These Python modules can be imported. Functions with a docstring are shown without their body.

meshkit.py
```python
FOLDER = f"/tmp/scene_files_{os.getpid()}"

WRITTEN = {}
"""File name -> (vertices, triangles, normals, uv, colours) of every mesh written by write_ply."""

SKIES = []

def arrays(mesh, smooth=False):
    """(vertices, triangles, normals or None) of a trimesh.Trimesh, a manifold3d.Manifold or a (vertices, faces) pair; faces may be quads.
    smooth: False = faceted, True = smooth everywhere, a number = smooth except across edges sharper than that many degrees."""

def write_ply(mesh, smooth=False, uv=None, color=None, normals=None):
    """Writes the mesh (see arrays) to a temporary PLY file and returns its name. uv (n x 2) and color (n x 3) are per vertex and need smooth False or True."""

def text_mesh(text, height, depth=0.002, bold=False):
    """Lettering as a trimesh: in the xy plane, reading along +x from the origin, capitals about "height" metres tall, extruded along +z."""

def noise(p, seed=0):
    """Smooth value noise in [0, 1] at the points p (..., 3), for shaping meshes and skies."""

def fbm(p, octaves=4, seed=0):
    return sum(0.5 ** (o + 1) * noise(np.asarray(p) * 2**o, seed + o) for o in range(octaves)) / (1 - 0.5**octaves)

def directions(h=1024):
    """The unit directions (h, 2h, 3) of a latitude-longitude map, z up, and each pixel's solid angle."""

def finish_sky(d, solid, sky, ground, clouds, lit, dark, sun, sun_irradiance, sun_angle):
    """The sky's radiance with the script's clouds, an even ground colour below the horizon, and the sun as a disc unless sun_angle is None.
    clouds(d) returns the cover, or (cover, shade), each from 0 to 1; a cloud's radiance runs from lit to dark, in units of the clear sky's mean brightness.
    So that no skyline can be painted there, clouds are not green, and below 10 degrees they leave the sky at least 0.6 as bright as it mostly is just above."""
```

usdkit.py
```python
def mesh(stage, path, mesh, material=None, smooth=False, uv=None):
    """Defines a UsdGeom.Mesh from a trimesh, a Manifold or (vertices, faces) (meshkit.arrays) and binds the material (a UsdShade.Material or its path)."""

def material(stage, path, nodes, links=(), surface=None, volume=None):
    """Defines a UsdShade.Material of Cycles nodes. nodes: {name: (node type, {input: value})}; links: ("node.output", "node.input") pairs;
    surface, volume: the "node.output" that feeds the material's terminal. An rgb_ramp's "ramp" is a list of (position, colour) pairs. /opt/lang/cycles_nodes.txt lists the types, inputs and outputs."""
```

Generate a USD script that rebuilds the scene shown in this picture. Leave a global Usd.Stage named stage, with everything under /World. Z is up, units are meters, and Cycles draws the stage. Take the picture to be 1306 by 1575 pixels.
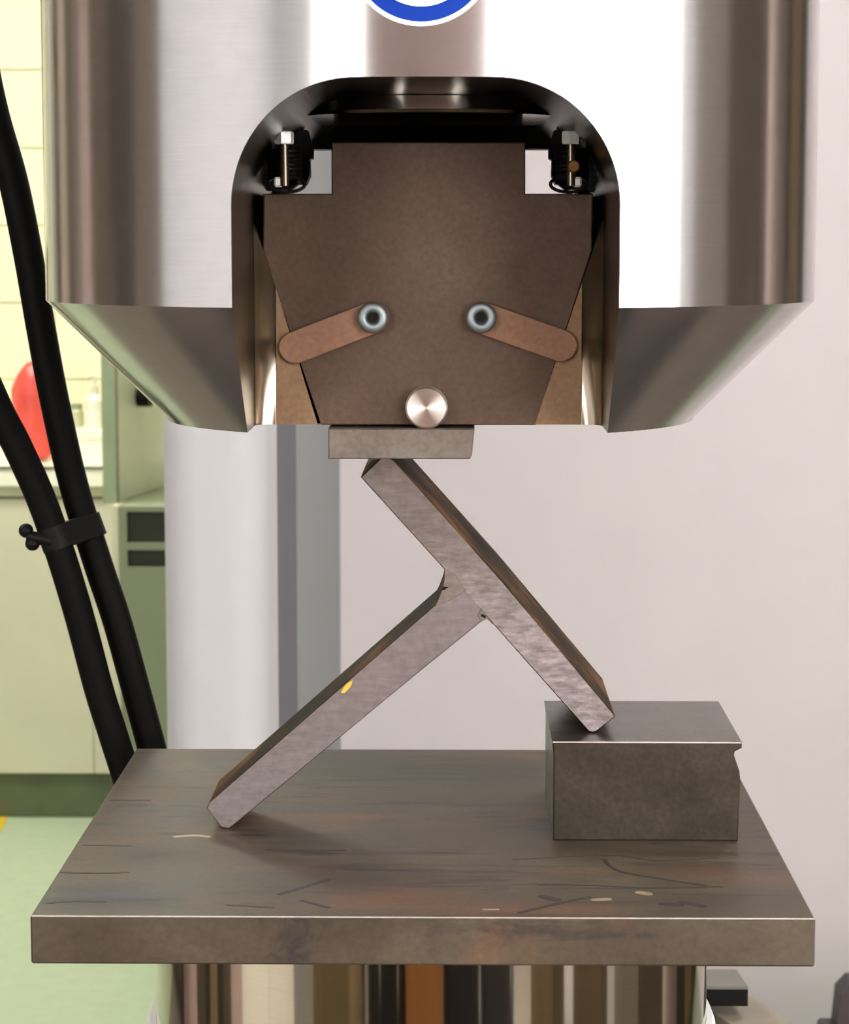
import math, numpy as np, trimesh, manifold3d as m3, usdkit, meshkit
from shapely.geometry import Polygon, box as sbox, Point, LineString
from pxr import Usd, UsdGeom, UsdShade, UsdLux, Gf, Sdf
stage = Usd.Stage.CreateInMemory()
UsdGeom.SetStageUpAxis(stage, 'Z'); UsdGeom.SetStageMetersPerUnit(stage, 1.0)
W = UsdGeom.Xform.Define(stage, '/World'); UsdGeom.Scope.Define(stage, '/World/Looks')
# ------------------------------------------------------------------ camera, light levels
ZP = 1.095                                    # height of the steel base plate's top above the floor
FPX, PITCH, YAW = 3621.2, 0.1129, 0.0135       # focal length in pixels of the 1306x1575 frame
CAM = np.array([0.0128, -1.0264, ZP + 0.255])
HX = 0.0013                                   # the machine's axis
cy_, sy_, cp_, sp_ = math.cos(YAW), math.sin(YAW), math.cos(PITCH), math.sin(PITCH)
RIGHT = np.array([cy_, sy_, 0]); FWH = np.array([-sy_, cy_, 0]); ZZ = np.array([0, 0, 1.])
FW = cp_ * FWH - sp_ * ZZ; UP = sp_ * FWH + cp_ * ZZ
cam = UsdGeom.Camera.Define(stage, '/World/camera')
cam.AddTransformOp().Set(Gf.Matrix4d(*RIGHT, 0, *UP, 0, *(-FW), 0, *CAM, 1))
cam.CreateHorizontalApertureAttr(36.0); cam.CreateVerticalApertureAttr(36.0 * 1575 / 1306)
cam.CreateFocalLengthAttr(36.0 * FPX / 1306); cam.CreateFStopAttr(50.0); cam.CreateFocusDistanceAttr(0.98)
cam.CreateClippingRangeAttr((0.05, 100))
cam.CreateExposureAttr(0.75)
LAMP = 9.0                                     # ceiling lamps over the machine
BAY_LAMP = 21.0                                # ceiling lamps over the laboratory bench behind
DAY = 7.0                                      # glow of the added window blinds

def ray(px, py):
    d = FW + RIGHT * (px - 653) / FPX + UP * (787.5 - py) / FPX
    return d
def at(px, py, Y):                            # the point of the plane y = Y seen at a pixel of the photograph
    d = ray(px, py); return CAM + d * (Y - CAM[1]) / d[1]
def atz(px, py, Z):
    d = ray(px, py); return CAM + d * (Z - CAM[2]) / d[2]
def xz(px, py, Y): p = at(px, py, Y); return (p[0], p[2])
def far(dist): return dist + CAM[1]            # y of a plane at a distance from the camera

# ------------------------------------------------------------------ materials
_mats = {}
def mat(name, nodes, links, surface='p.BSDF'):
    _mats[name] = usdkit.material(stage, '/World/Looks/' + name, nodes, links, surface=surface); return _mats[name]
def lin(c): return tuple(((v / 255) / 12.92 if v / 255 <= .04045 else ((v / 255 + .055) / 1.055) ** 2.4) for v in c)
def plain(name, rgb, rough=.5, metal=0., var=.06, scale=20., bump=0., spec=.5, stretch=(1, 1, 1), extra=None):
    """A surface whose tone varies a little with noise; optional fine relief."""
    c = lin(rgb); a = tuple(v * (1 - var) for v in c); b = tuple(min(1, v * (1 + var)) for v in c)
    n = {'g': ('geometry', {}), 'mp': ('mapping', {'scale': stretch}), 'n': ('noise_texture', {'scale': scale, 'detail': 5., 'roughness': .6}),
         'r': ('rgb_ramp', {'ramp': [(.3, a), (.7, b)]}), 'p': ('principled_bsdf', {'roughness': rough, 'metallic': metal, 'specular_ior_level': spec, **(extra or {})})}
    l = [('g.position', 'mp.vector'), ('mp.vector', 'n.vector'), ('n.fac', 'r.fac'), ('r.color', 'p.base_color')]
    if bump:
        n['bm'] = ('bump', {'strength': bump, 'distance': .001}); l += [('n.fac', 'bm.height'), ('bm.normal', 'p.normal')]
    return mat(name, n, l)
def emit(name, rgb, strength):
    return mat(name, {'e': ('emission', {'color': rgb, 'strength': strength})}, [], 'e.emission')

def brushed(name, rgb, rough, aniso, streak=.05, tangent=(0, 0, 1)):
    """Turned stainless steel: grooves run round the part, so reflections are spread along the tangent given."""
    c = lin(rgb)
    return mat(name, {'g': ('geometry', {}), 'mp': ('mapping', {'scale': (3, 3, 160)}), 'n': ('noise_texture', {'scale': 14., 'detail': 6., 'roughness': .65}),
                      'n2': ('noise_texture', {'scale': 30., 'detail': 4.}),
                      'r': ('rgb_ramp', {'ramp': [(.25, tuple(v * (1 - streak) for v in c)), (.75, tuple(min(1, v * (1 + streak)) for v in c))]}),
                      'rr': ('map_range', {'from_min': .2, 'from_max': .8, 'to_min': rough * .88, 'to_max': rough * 1.12}),
                      't': ('combine_xyz', {'x': tangent[0], 'y': tangent[1], 'z': tangent[2]}),
                      'p': ('principled_bsdf', {'metallic': 1., 'anisotropic': aniso})},
               [('g.position', 'mp.vector'), ('mp.vector', 'n.vector'), ('g.position', 'n2.vector'), ('n.fac', 'r.fac'), ('r.color', 'p.base_color'),
                ('n2.fac', 'rr.value'), ('rr.result', 'p.roughness'), ('t.vector', 'p.tangent')])
STEEL = brushed('turned_stainless', (208, 204, 203), .18, .74)
RAM = brushed('polished_chrome', (200, 190, 178), .085, .6)
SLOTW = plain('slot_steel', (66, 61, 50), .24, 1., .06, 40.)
BOSS = plain('boss_steel', (150, 142, 134), .1, 1., .05, 40.)
FILLET = plain('fillet_steel', (186, 172, 152), .26, 1., .08, 60.)
EDGE_GLINT = plain('worn_edge_glint_steel', (206, 196, 188), .4, .55, .14, 160.)  # highlight along the worn edges, put into the colour

def oxide(name, c1, c2, c3, rough, metal, scale=9., stretch=(1, 1, 1), bump=.15):
    """Blackened steel: broad brown and grey blotches, fine grain and small dark specks."""
    return mat(name, {'g': ('geometry', {}), 'mp': ('mapping', {'scale': stretch}), 'n': ('noise_texture', {'scale': scale, 'detail': 6., 'roughness': .62, 'distortion': .4}),
                      'f': ('noise_texture', {'scale': 420., 'detail': 3.}), 'r': ('rgb_ramp', {'ramp': [(.28, lin(c1)), (.5, lin(c2)), (.72, lin(c3))]}),
                      'fr': ('map_range', {'from_min': .3, 'from_max': .7, 'to_min': .86, 'to_max': 1.14}), 'mx': ('mix_color', {'blend_type': 'multiply', 'fac': 1.}),
                      'bm': ('bump', {'strength': bump, 'distance': .0004}), 'rr': ('map_range', {'from_min': .3, 'from_max': .7, 'to_min': rough * .85, 'to_max': rough * 1.15}),
                      'p': ('principled_bsdf', {'metallic': metal})},
               [('g.position', 'mp.vector'), ('mp.vector', 'n.vector'), ('g.position', 'f.vector'), ('n.fac', 'r.fac'), ('f.fac', 'fr.value'), ('r.color', 'mx.a'), ('fr.result', 'mx.b'),
                ('mx.result', 'p.base_color'), ('f.fac', 'bm.height'), ('bm.normal', 'p.normal'), ('n.fac', 'rr.value'), ('rr.result', 'p.roughness')])
WEDGE = oxide('browned_wedge_steel', (70, 53, 39), (91, 70, 55), (113, 90, 76), .5, .35)
COPPER = oxide('copper_brown_steel', (140, 102, 80), (150, 112, 90), (158, 120, 100), .42, .45, 14., bump=.06)
BAR = oxide('dull_grey_steel', (104, 94, 84), (116, 105, 95), (128, 118, 108), .5, .4, 30.)
BLOCK = oxide('ground_block_steel', (76, 72, 60), (84, 78, 67), (94, 86, 78), .26, .75, 16., bump=.05)
SEAT = oxide('bronzed_seat_steel', (130, 102, 76), (146, 116, 88), (160, 130, 102), .5, .5, 22., bump=.05)
BLACK = plain('black_oxide', (14, 13, 12), .5, .0, .1, spec=.2)
ZINC = plain('zinc_plated', (158, 168, 170), .48, .9, .08, 90.)
BRIGHT = plain('bright_nut', (250, 248, 244), .45, .3, .05, 90.)
DARKST = plain('dark_stud_steel', (120, 110, 96), .3, .9, .1, 90.)
BRASS = plain('bronze_pin', (150, 112, 72), .35, .8, .08, 90.)
RUBBER = plain('hose_rubber', (8, 8, 7), .6, 0., .2, 60., .2, .12)
BLUE = plain('sign_blue', (8, 52, 150), .6, 0., .02, 40., spec=.15)
WHITEP = plain('sign_white', (245, 245, 245), .4, 0., .01, 40.)
YELLOWP = plain('yellow_paint', (206, 172, 60), .6, 0., .12, 200.)

def plate_material():
    """Rolled plate: grey-brown scale with long faint rolling stains, rusty and dark patches, shade painted in at the back and scribed marks."""
    P = lambda s, **k: ('noise_texture', {'scale': s, 'detail': 6., 'roughness': .62, **k})
    n = {'g': ('geometry', {}), 'm1': ('mapping', {'scale': (1, 2.6, 1)}), 'a': P(9., distortion=.6), 'm2': ('mapping', {'scale': (1, 7, 3), 'location': (3, 1, 0)}), 'b': P(11., distortion=1.2),
         'm3': ('mapping', {'scale': (1, 2.2, 1.5), 'location': (7.3, 2.1, 0)}), 'c': P(10., distortion=.5), 'f': P(380.),
         'ra': ('rgb_ramp', {'ramp': [(.3, lin((68, 57, 44))), (.5, lin((85, 74, 60))), (.7, lin((105, 93, 77)))]}),
         'rb': ('rgb_ramp', {'ramp': [(.54, (0, 0, 0)), (.70, (1, 1, 1))]}), 'rc': ('rgb_ramp', {'ramp': [(.54, (0, 0, 0)), (.72, (1, 1, 1))]}),
         'k1': ('math', {'math_type': 'multiply', 'value2': .95}), 'k2': ('math', {'math_type': 'multiply', 'value2': .65}),
         'x1': ('mix_color', {'b': lin((44, 41, 44))}), 'x2': ('mix_color', {'b': lin((124, 82, 54))}),
         'fr': ('map_range', {'from_min': .3, 'from_max': .7, 'to_min': .87, 'to_max': 1.13}), 'mx': ('mix_color', {'blend_type': 'multiply', 'fac': 1.}),
         'bm': ('bump', {'strength': .15, 'distance': .0004}), 'rr': ('map_range', {'from_min': .3, 'from_max': .7, 'to_min': .42, 'to_max': .56}), 'p': ('principled_bsdf', {'metallic': .4})}
    l = [('g.position', 'm1.vector'), ('g.position', 'm2.vector'), ('g.position', 'm3.vector'), ('g.position', 'f.vector'), ('m1.vector', 'a.vector'), ('m2.vector', 'b.vector'), ('m3.vector', 'c.vector'),
         ('a.fac', 'ra.fac'), ('b.fac', 'rb.fac'), ('c.fac', 'rc.fac'), ('rb.color', 'k1.value1'), ('rc.color', 'k2.value1'), ('ra.color', 'x1.a'), ('k1.value', 'x1.fac'), ('x1.result', 'x2.a'), ('k2.value', 'x2.fac'),
         ('f.fac', 'fr.value'), ('x2.result', 'mx.a'), ('fr.result', 'mx.b'), ('mx.result', 'p.base_color'), ('f.fac', 'bm.height'), ('bm.normal', 'p.normal'), ('a.fac', 'rr.value'), ('rr.result', 'p.roughness')]
    src = 'x2.result'
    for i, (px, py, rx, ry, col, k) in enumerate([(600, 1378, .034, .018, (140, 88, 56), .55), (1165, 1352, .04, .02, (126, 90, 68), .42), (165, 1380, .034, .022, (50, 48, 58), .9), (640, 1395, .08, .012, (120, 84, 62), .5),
                                                  (800, 1400, .05, .010, (128, 92, 66), .5), (620, 1180, .12, .03, (58, 56, 42), .55), (230, 1315, .03, .02, (60, 50, 42), .6)]):  # the wide dark one at the back is shade put into the colour
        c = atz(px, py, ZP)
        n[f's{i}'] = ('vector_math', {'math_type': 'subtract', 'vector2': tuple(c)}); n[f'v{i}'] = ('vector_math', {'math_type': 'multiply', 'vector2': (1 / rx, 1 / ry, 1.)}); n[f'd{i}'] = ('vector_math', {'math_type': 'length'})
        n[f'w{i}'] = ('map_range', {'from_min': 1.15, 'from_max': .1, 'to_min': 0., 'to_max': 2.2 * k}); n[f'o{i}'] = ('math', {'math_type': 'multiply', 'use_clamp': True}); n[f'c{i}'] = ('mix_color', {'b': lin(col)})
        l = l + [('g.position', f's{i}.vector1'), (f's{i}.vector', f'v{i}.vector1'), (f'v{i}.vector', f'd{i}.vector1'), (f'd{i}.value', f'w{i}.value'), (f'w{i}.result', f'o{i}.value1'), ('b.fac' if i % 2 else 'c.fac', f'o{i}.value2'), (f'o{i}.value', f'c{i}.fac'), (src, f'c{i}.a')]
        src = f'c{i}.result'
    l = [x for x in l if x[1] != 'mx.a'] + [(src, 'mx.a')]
    return mat('rolled_plate_steel', n, l)
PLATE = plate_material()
MARK = plain('scribed_dark_mark', (54, 47, 43), .55, .2, .2, 300.)
SCUFF = plain('bare_scuff', (172, 150, 120), .45, .4, .15, 300.)

def specimen_material(name, cut, cut2, direction, bare=None):
    """Sawn bright faces (they face along y), rusty mill scale on the rolled faces; saw lines cross the cut."""
    a = math.atan2(direction[1], direction[0])
    n = {'g': ('geometry', {}), 'mp': ('mapping', {'rotation': (0, a, 0), 'scale': (12, 12, 70)}), 'n': ('noise_texture', {'scale': 5., 'detail': 5., 'roughness': .65}),
         'n2': ('noise_texture', {'scale': 24., 'detail': 5., 'roughness': .6}), 's': ('separate_xyz', {}), 'lt': ('math', {'math_type': 'less_than', 'value2': -.8}),
         'r': ('rgb_ramp', {'ramp': [(.3, lin(cut)), (.7, lin(cut2))]}), 'r2': ('rgb_ramp', {'ramp': [(.36, lin((28, 23, 16))), (.5, lin((54, 40, 25))), (.66, lin((112, 76, 46)))]}),
         'mx': ('mix_color', {}), 'f': ('noise_texture', {'scale': 300., 'detail': 3.}), 'fr': ('map_range', {'from_min': .3, 'from_max': .7, 'to_min': .9, 'to_max': 1.1}), 'm4': ('mix_color', {'blend_type': 'multiply', 'fac': 1.}),
         'rq': ('mix_float', {'a': .7, 'b': .36}), 'mq': ('mix_float', {'a': 0., 'b': .8}),
         'bm': ('bump', {'strength': .1, 'distance': .0004}), 'p': ('principled_bsdf', {'specular_ior_level': .08})}
    l = [('g.position', 'mp.vector'), ('mp.vector', 'n.vector'), ('g.position', 'n2.vector'), ('g.position', 'f.vector'), ('g.true_normal', 's.vector'), ('s.y', 'lt.value1'), ('n.fac', 'r.fac'), ('n2.fac', 'r2.fac'),
         ('r2.color', 'mx.a'), ('r.color', 'mx.b'), ('lt.value', 'mx.fac'), ('mx.result', 'm4.a'), ('f.fac', 'fr.value'), ('fr.result', 'm4.b'), ('m4.result', 'p.base_color'), ('lt.value', 'rq.fac'), ('rq.result', 'p.roughness'),
         ('lt.value', 'mq.fac'), ('mq.result', 'p.metallic'), ('n.fac', 'bm.height'), ('bm.normal', 'p.normal')]
    if bare:   # bright scuffs where the lower half of the flange was ground
        n.update({'mz': ('mapping', {'rotation': (0, a + .5, 0), 'scale': (70, 40, 260)}), 'nz': ('noise_texture', {'scale': 1.4, 'detail': 5., 'roughness': .7}), 'rz': ('rgb_ramp', {'ramp': [(.40, (.15, .15, .15)), (.70, (1, 1, 1))]}),
                  'sp': ('separate_xyz', {}), 'lo': ('map_range', {'from_min': ZP + .135, 'from_max': ZP + .085, 'to_min': .12, 'to_max': .9, 'clamp': True}), 'ml': ('math', {'math_type': 'multiply'}), 'mb': ('mix_color', {'b': lin(bare)})})
        l = [x for x in l if x[1] != 'mx.b'] + [('g.position', 'mz.vector'), ('mz.vector', 'nz.vector'), ('nz.fac', 'rz.fac'), ('g.position', 'sp.vector'), ('sp.z', 'lo.value'), ('rz.color', 'ml.value1'), ('lo.result', 'ml.value2'), ('ml.value', 'mb.fac'), ('r.color', 'mb.a'), ('mb.result', 'mx.b')]
    return mat(name, n, l)

# ------------------------------------------------------------------ mesh helpers
def tm(M):
    m = M.to_mesh(); return trimesh.Trimesh(np.array(m.vert_properties[:, :3], float), np.array(m.tri_verts), process=False)
def man(t): return m3.Manifold(m3.Mesh(np.asarray(t.vertices, np.float32), np.asarray(t.faces, np.uint32)))
def cbox(x0, x1, y0, y1, z0, z1, ch=.001):
    p = []
    for i in (0, 1):
        for j in (0, 1):
            for k in (0, 1):
                c = np.array([(x0, x1)[i], (y0, y1)[j], (z0, z1)[k]]); s = np.array([1 - 2 * i, 1 - 2 * j, 1 - 2 * k]) * ch
                for a in range(3):
                    q = c + s; q[a] = c[a]; p.append(q)
    return trimesh.Trimesh(p).convex_hull
def cat(*ms): return trimesh.util.concatenate(list(ms))
def prism_y(poly, y0, y1, ch=0.):
    """Polygon in xz, extruded along y; ch chamfers both ends a little."""
    def ext(p, a, b):
        m = trimesh.creation.extrude_polygon(p, b - a, engine='earcut')
        v = np.array(m.vertices); w = np.stack([v[:, 0], a + v[:, 2], v[:, 1]], 1)
        return trimesh.Trimesh(w, np.array(m.faces)[:, ::-1], process=False)
    p = poly if isinstance(poly, Polygon) else Polygon(poly)
    if not ch: return ext(p.buffer(0), y0, y1)
    outer = np.array(p.exterior.coords)[:-1]
    if not p.exterior.is_ccw: outer = outer[::-1]
    inner = np.array([mitre(outer, i, ch) for i in range(len(outer))])
    L = [np.stack([c[:, 0], np.full(len(c), y), c[:, 1]], 1) for c, y in ((inner, y0), (outer, y0 + ch), (outer, y1 - ch), (inner, y1))]
    n = len(outer); V = np.vstack(L); F = []
    for k in range(3):
        for i in range(n):
            a, b = k * n + i, k * n + (i + 1) % n; F += [[a, b, b + n], [a, b + n, a + n]]
    cap = trimesh.creation.triangulate_polygon(Polygon(inner), engine='earcut')
    cv, cf = np.array(cap[0]), np.array(cap[1])
    from scipy.spatial import cKDTree
    idx = cKDTree(inner).query(cv)[1]
    for t in cf:
        a, b, c = idx[t]; F.append([a, b, c]); F.append([c + 3 * n, b + 3 * n, a + 3 * n])
    m = trimesh.Trimesh(V, F, process=False)
    m.fix_normals(); return m
def mitre(P, i, d):
    a, b, c = P[i - 1], P[i], P[(i + 1) % len(P)]
    e1 = (b - a) / np.linalg.norm(b - a); e2 = (c - b) / np.linalg.norm(c - b)
    n1, n2 = np.array([-e1[1], e1[0]]), np.array([-e2[1], e2[0]])
    s = n1 + n2; return b + s * d / max(.3, (1 + n1 @ n2))
def lathe(prof, seg=96, c=(0, 0, 0), axis='z'):
    m = trimesh.creation.revolve(np.array(prof, float), sections=seg)
    if axis == 'y':   # profile height runs towards the viewer (-y)
        v = np.array(m.vertices); m = trimesh.Trimesh(np.stack([v[:, 0], -v[:, 2], v[:, 1]], 1), m.faces, process=False)
    m.apply_translation(c); m.fix_normals(); return m
def spline(pts, n=24):
    pts = np.array(pts, float); out = []
    P = np.vstack([2 * pts[0] - pts[1], pts, 2 * pts[-1] - pts[-2]])
    for i in range(1, len(P) - 2):
        for t in np.linspace(0, 1, n, endpoint=False):
            a, b, c, d = P[i - 1:i + 3]
            out.append(.5 * (2 * b + (c - a) * t + (2 * a - 5 * b + 4 * c - d) * t * t + (3 * b - a - 3 * c + d) * t ** 3))
    out.append(pts[-1]); return np.array(out)
def tube(path, r, k=20):
    path = np.array(path, float); n = len(path)
    rr = np.full(n, r) if np.ndim(r) == 0 else np.array(r)
    T = np.gradient(path, axis=0); T /= np.linalg.norm(T, axis=1, keepdims=True)
    u = np.cross(T[0], [0, 1, .3]); u /= np.linalg.norm(u); V = []
    for i in range(n):
        u = u - T[i] * (u @ T[i]); u /= np.linalg.norm(u); w = np.cross(T[i], u)
        a = np.arange(k) / k * 2 * math.pi
        V.append(path[i] + rr[i] * (np.cos(a)[:, None] * u + np.sin(a)[:, None] * w))
    V = np.vstack(V + [path[:1], path[-1:]]); F = []
    for i in range(n - 1):
        for j in range(k):
            a, b = i * k + j, i * k + (j + 1) % k; F += [[a, b, b + k], [a, b + k, a + k]]
    for j in range(k):
        F += [[n * k, (j + 1) % k, j], [n * k + 1, (n - 1) * k + j, (n - 1) * k + (j + 1) % k]]
    m = trimesh.Trimesh(V, F, process=False); m.fix_normals(); return m
# ------------------------------------------------------------------ scene helpers
_used = {}
def numbered(path):
    k = _used.get(path, 0); _used[path] = k + 1
    return path if k == 0 else f'{path}_{k:03d}'
def keys(prim, **kw):
    for k, v in kw.items():
        if v: prim.SetCustomDataByKey(k, v)
    return prim
def thing(name, label, category, loc=(0, 0, 0), group=None, kind=None):
    x = UsdGeom.Xform.Define(stage, numbered('/World/' + name)); x.AddTranslateOp().Set(Gf.Vec3d(*map(float, loc)))
    x.GetPrim().SetCustomDataByKey('label', label); keys(x.GetPrim(), category=category, group=group, kind=kind); _loc[str(x.GetPath())] = np.array(loc, float)
    return x.GetPrim()
_loc = {}
def obj(name, mesh, material, parent=None, smooth=30, label=None, category=None, kind=None, group=None):
    """ONE mesh prim; coordinates are given in the world and stored relative to the thing it belongs to."""
    base = str(parent.GetPath()) if parent is not None else '/World'
    root = '/'.join(base.split('/')[:3])
    if root in _loc: mesh = mesh.copy(); mesh.apply_translation(-_loc[root])
    p = usdkit.mesh(stage, numbered(base + '/' + name), mesh, material, smooth).GetPrim()
    return keys(p, label=label, category=category, kind=kind, group=group)
def struct(name, mesh, material, label=None, parent=None, smooth=30):
    return obj(name, mesh, material, parent, smooth, label=label, kind=None if parent is not None else 'structure')

# ------------------------------------------------------------------ the room
XL, XR, YB, YW, YF, ZC = -3.1, 2.6, -3.4, far(3.7), far(5.45) + .62, 2.9    # left, right, behind the camera, white wall, far tiled wall, ceiling
WALLM = plain('wall_paint', (240, 231, 230), .75, 0., .012, 6.)
WALLR = plain('room_wall_paint', (224, 224, 228), .75, 0., .012, 6.)
PILM = plain('pillar_paint', (206, 205, 206), .7, 0., .015, 8.)
GROOVE_SHADE = plain('groove_shade_paint', (98, 98, 106), .6)  # shade of the groove beside the post, put into the colour
SIDE_SHADE = plain('side_shade_grey', (150, 155, 155), .6, 0., .015, 8.)  # shaded right side of the pillar, put into the colour
CEILM = plain('ceiling_paint', (238, 236, 230), .8, 0., .01, 6.)
FLOORM = plain('green_vinyl', (178, 192, 164), .42, 0., .05, 30.)
TILEM = plain('cream_tile', (244, 240, 205), .25, 0., .02, 4.)
GROUT = plain('tile_grout', (232, 228, 196), .8, 0., .03, 60.)
BENCHM = plain('cream_cabinet', (212, 208, 184), .5, 0., .03, 5.)
COUNTM = plain('white_counter', (246, 244, 226), .35, 0., .02, 12.)
LINEM = plain('dark_edge_band', (70, 72, 62), .5)
SKIRTM = plain('dark_green_skirting', (88, 98, 70), .5, 0., .12, 14.)
FLOORG = plain('grey_vinyl', (126, 118, 106), .5, 0., .08, 30.)
struct('floor', cbox(XL, XR, 2.2, YF, -.1, 0, .0005), FLOORM, 'pale green vinyl floor of the laboratory bay')
struct('floor_hall', cbox(XL, XR, YB, 2.2, -.1, 0, .0005), FLOORG, 'grey brown vinyl floor round the testing machine')
struct('ceiling', cbox(XL, XR, YB, YF + .2, ZC, ZC + .1, .0005), CEILM, 'white ceiling above the laboratory')
XS = at(520, 900, YW)[0]
struct('wall_right_of_pillar', cbox(XS, XR, YW, YW + .12, 0, ZC, .002), WALLM, 'plain pinkish white wall behind the testing machine')
struct('wall_right', cbox(XR, XR + .1, YB, YW + .12, 0, ZC, .0005), WALLR, 'white side wall to the right')
struct('wall_left', cbox(XL - .1, XL, YB, YF + .2, 0, ZC, .0005), WALLR, 'white side wall to the left')
struct('wall_behind', cbox(XL - .1, XR + .1, YB - .1, YB, 0, ZC, .0005), WALLR, 'white wall behind the camera')
# white pillar: a rounded post, a strip painted as the groove shade, then a rounded wall end
ZA = far(2.25); PX0, PX1 = at(248, 900, ZA)[0], at(409, 900, ZA)[0]
def zprism(poly, z0, z1):
    m = trimesh.creation.extrude_polygon(poly, z1 - z0, engine='earcut'); m.apply_translation((0, 0, z0)); return m
pil = thing('wall_pillar', 'white rounded pillar with the shade of its right side put into the colours', None, (PX0, ZA, 0), kind='structure')
obj('post', zprism(sbox(PX0, ZA, PX1, far(2.40)).buffer(-.036).buffer(.036, 16).union(sbox(PX0, ZA + .05, PX1, far(2.40))), 0, ZC), PILM, pil)
obj('groove_shade_strip', zprism(sbox(PX0 + .01, far(2.39), PX1 - .003, far(2.75)), 0, ZC), GROOVE_SHADE, pil, label='dark grey strip painted as the shade of a groove')
obj('wall_end', zprism(sbox(PX0, far(2.72), PX1, YW + .12).buffer(-.025).buffer(.025, 10), 0, ZC), SIDE_SHADE, pil, label='wall end behind the post with its shade painted in blue grey')
# far tiled wall with its single tiles
BY = far(5.45)                                 # bench front
tw = thing('wall_far', 'cream tiled wall behind the laboratory bench', None, (0, YF, 0), kind='structure')
obj('wall_plaster', cbox(XL, PX0 + 2.0, YF + .012, YF + .2, 0, ZC, .001), GROUT, tw)
zt0 = at(30, 465, YF)[2]; TS = .197
for i in range(-4, 3):
    for j in range(-2, 5):
        x = -1.02 + i * TS; z = zt0 + j * TS
        obj('tile', cbox(x, x + TS - .003, YF, YF + .014, z, z + TS - .003, .0015), TILEM, tw)
struct('baseboard_bench', cbox(XL, .3, BY + .01, BY + .05, 0, at(60, 1191, BY)[2], .003), SKIRTM, 'dark green skirting under the laboratory bench')

# ------------------------------------------------------------------ lamps and windows
LAMPM = emit('lamp_diffuser', (1.0, .975, .98), LAMP); BAYM = emit('bay_lamp_diffuser', (1.0, .99, .86), BAY_LAMP); BLIND = emit('added_blind_glow', (1.0, .97, .95), DAY)
FRAMEM = plain('white_metal_frame', (225, 225, 222), .4)
def ceiling_lamp(x, y, lx, ly, m, label):
    t = thing('ceiling_lamp', label, 'ceiling lamp', (x, y, ZC))
    rim = man(cbox(x - lx / 2 - .03, x + lx / 2 + .03, y - ly / 2 - .03, y + ly / 2 + .03, ZC - .07, ZC - .001, .004)) - man(cbox(x - lx / 2, x + lx / 2, y - ly / 2, y + ly / 2, ZC - .2, ZC - .02, .001))
    obj('frame', tm(rim), FRAMEM, t); obj('diffuser', cbox(x - lx / 2, x + lx / 2, y - ly / 2, y + ly / 2, ZC - .06, ZC - .04, .002), m, t)
ceiling_lamp(-1.3, -1.6, .3, 1.5, LAMPM, 'long ceiling lamp to the left behind the camera')
ceiling_lamp(1.3, -1.6, .3, 1.5, LAMPM, 'long ceiling lamp to the right behind the camera')
ceiling_lamp(-1.3, .9, .3, 1.5, LAMPM, 'long ceiling lamp to the left of the testing machine')
ceiling_lamp(1.1, 1.4, .3, 1.2, LAMPM, 'added long ceiling lamp that brightens the white wall')  # unseen lamp, added to brighten the wall
ceiling_lamp(-1.2, far(4.6), 1.5, .4, BAYM, 'ceiling lamp over the laboratory bench')
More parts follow.
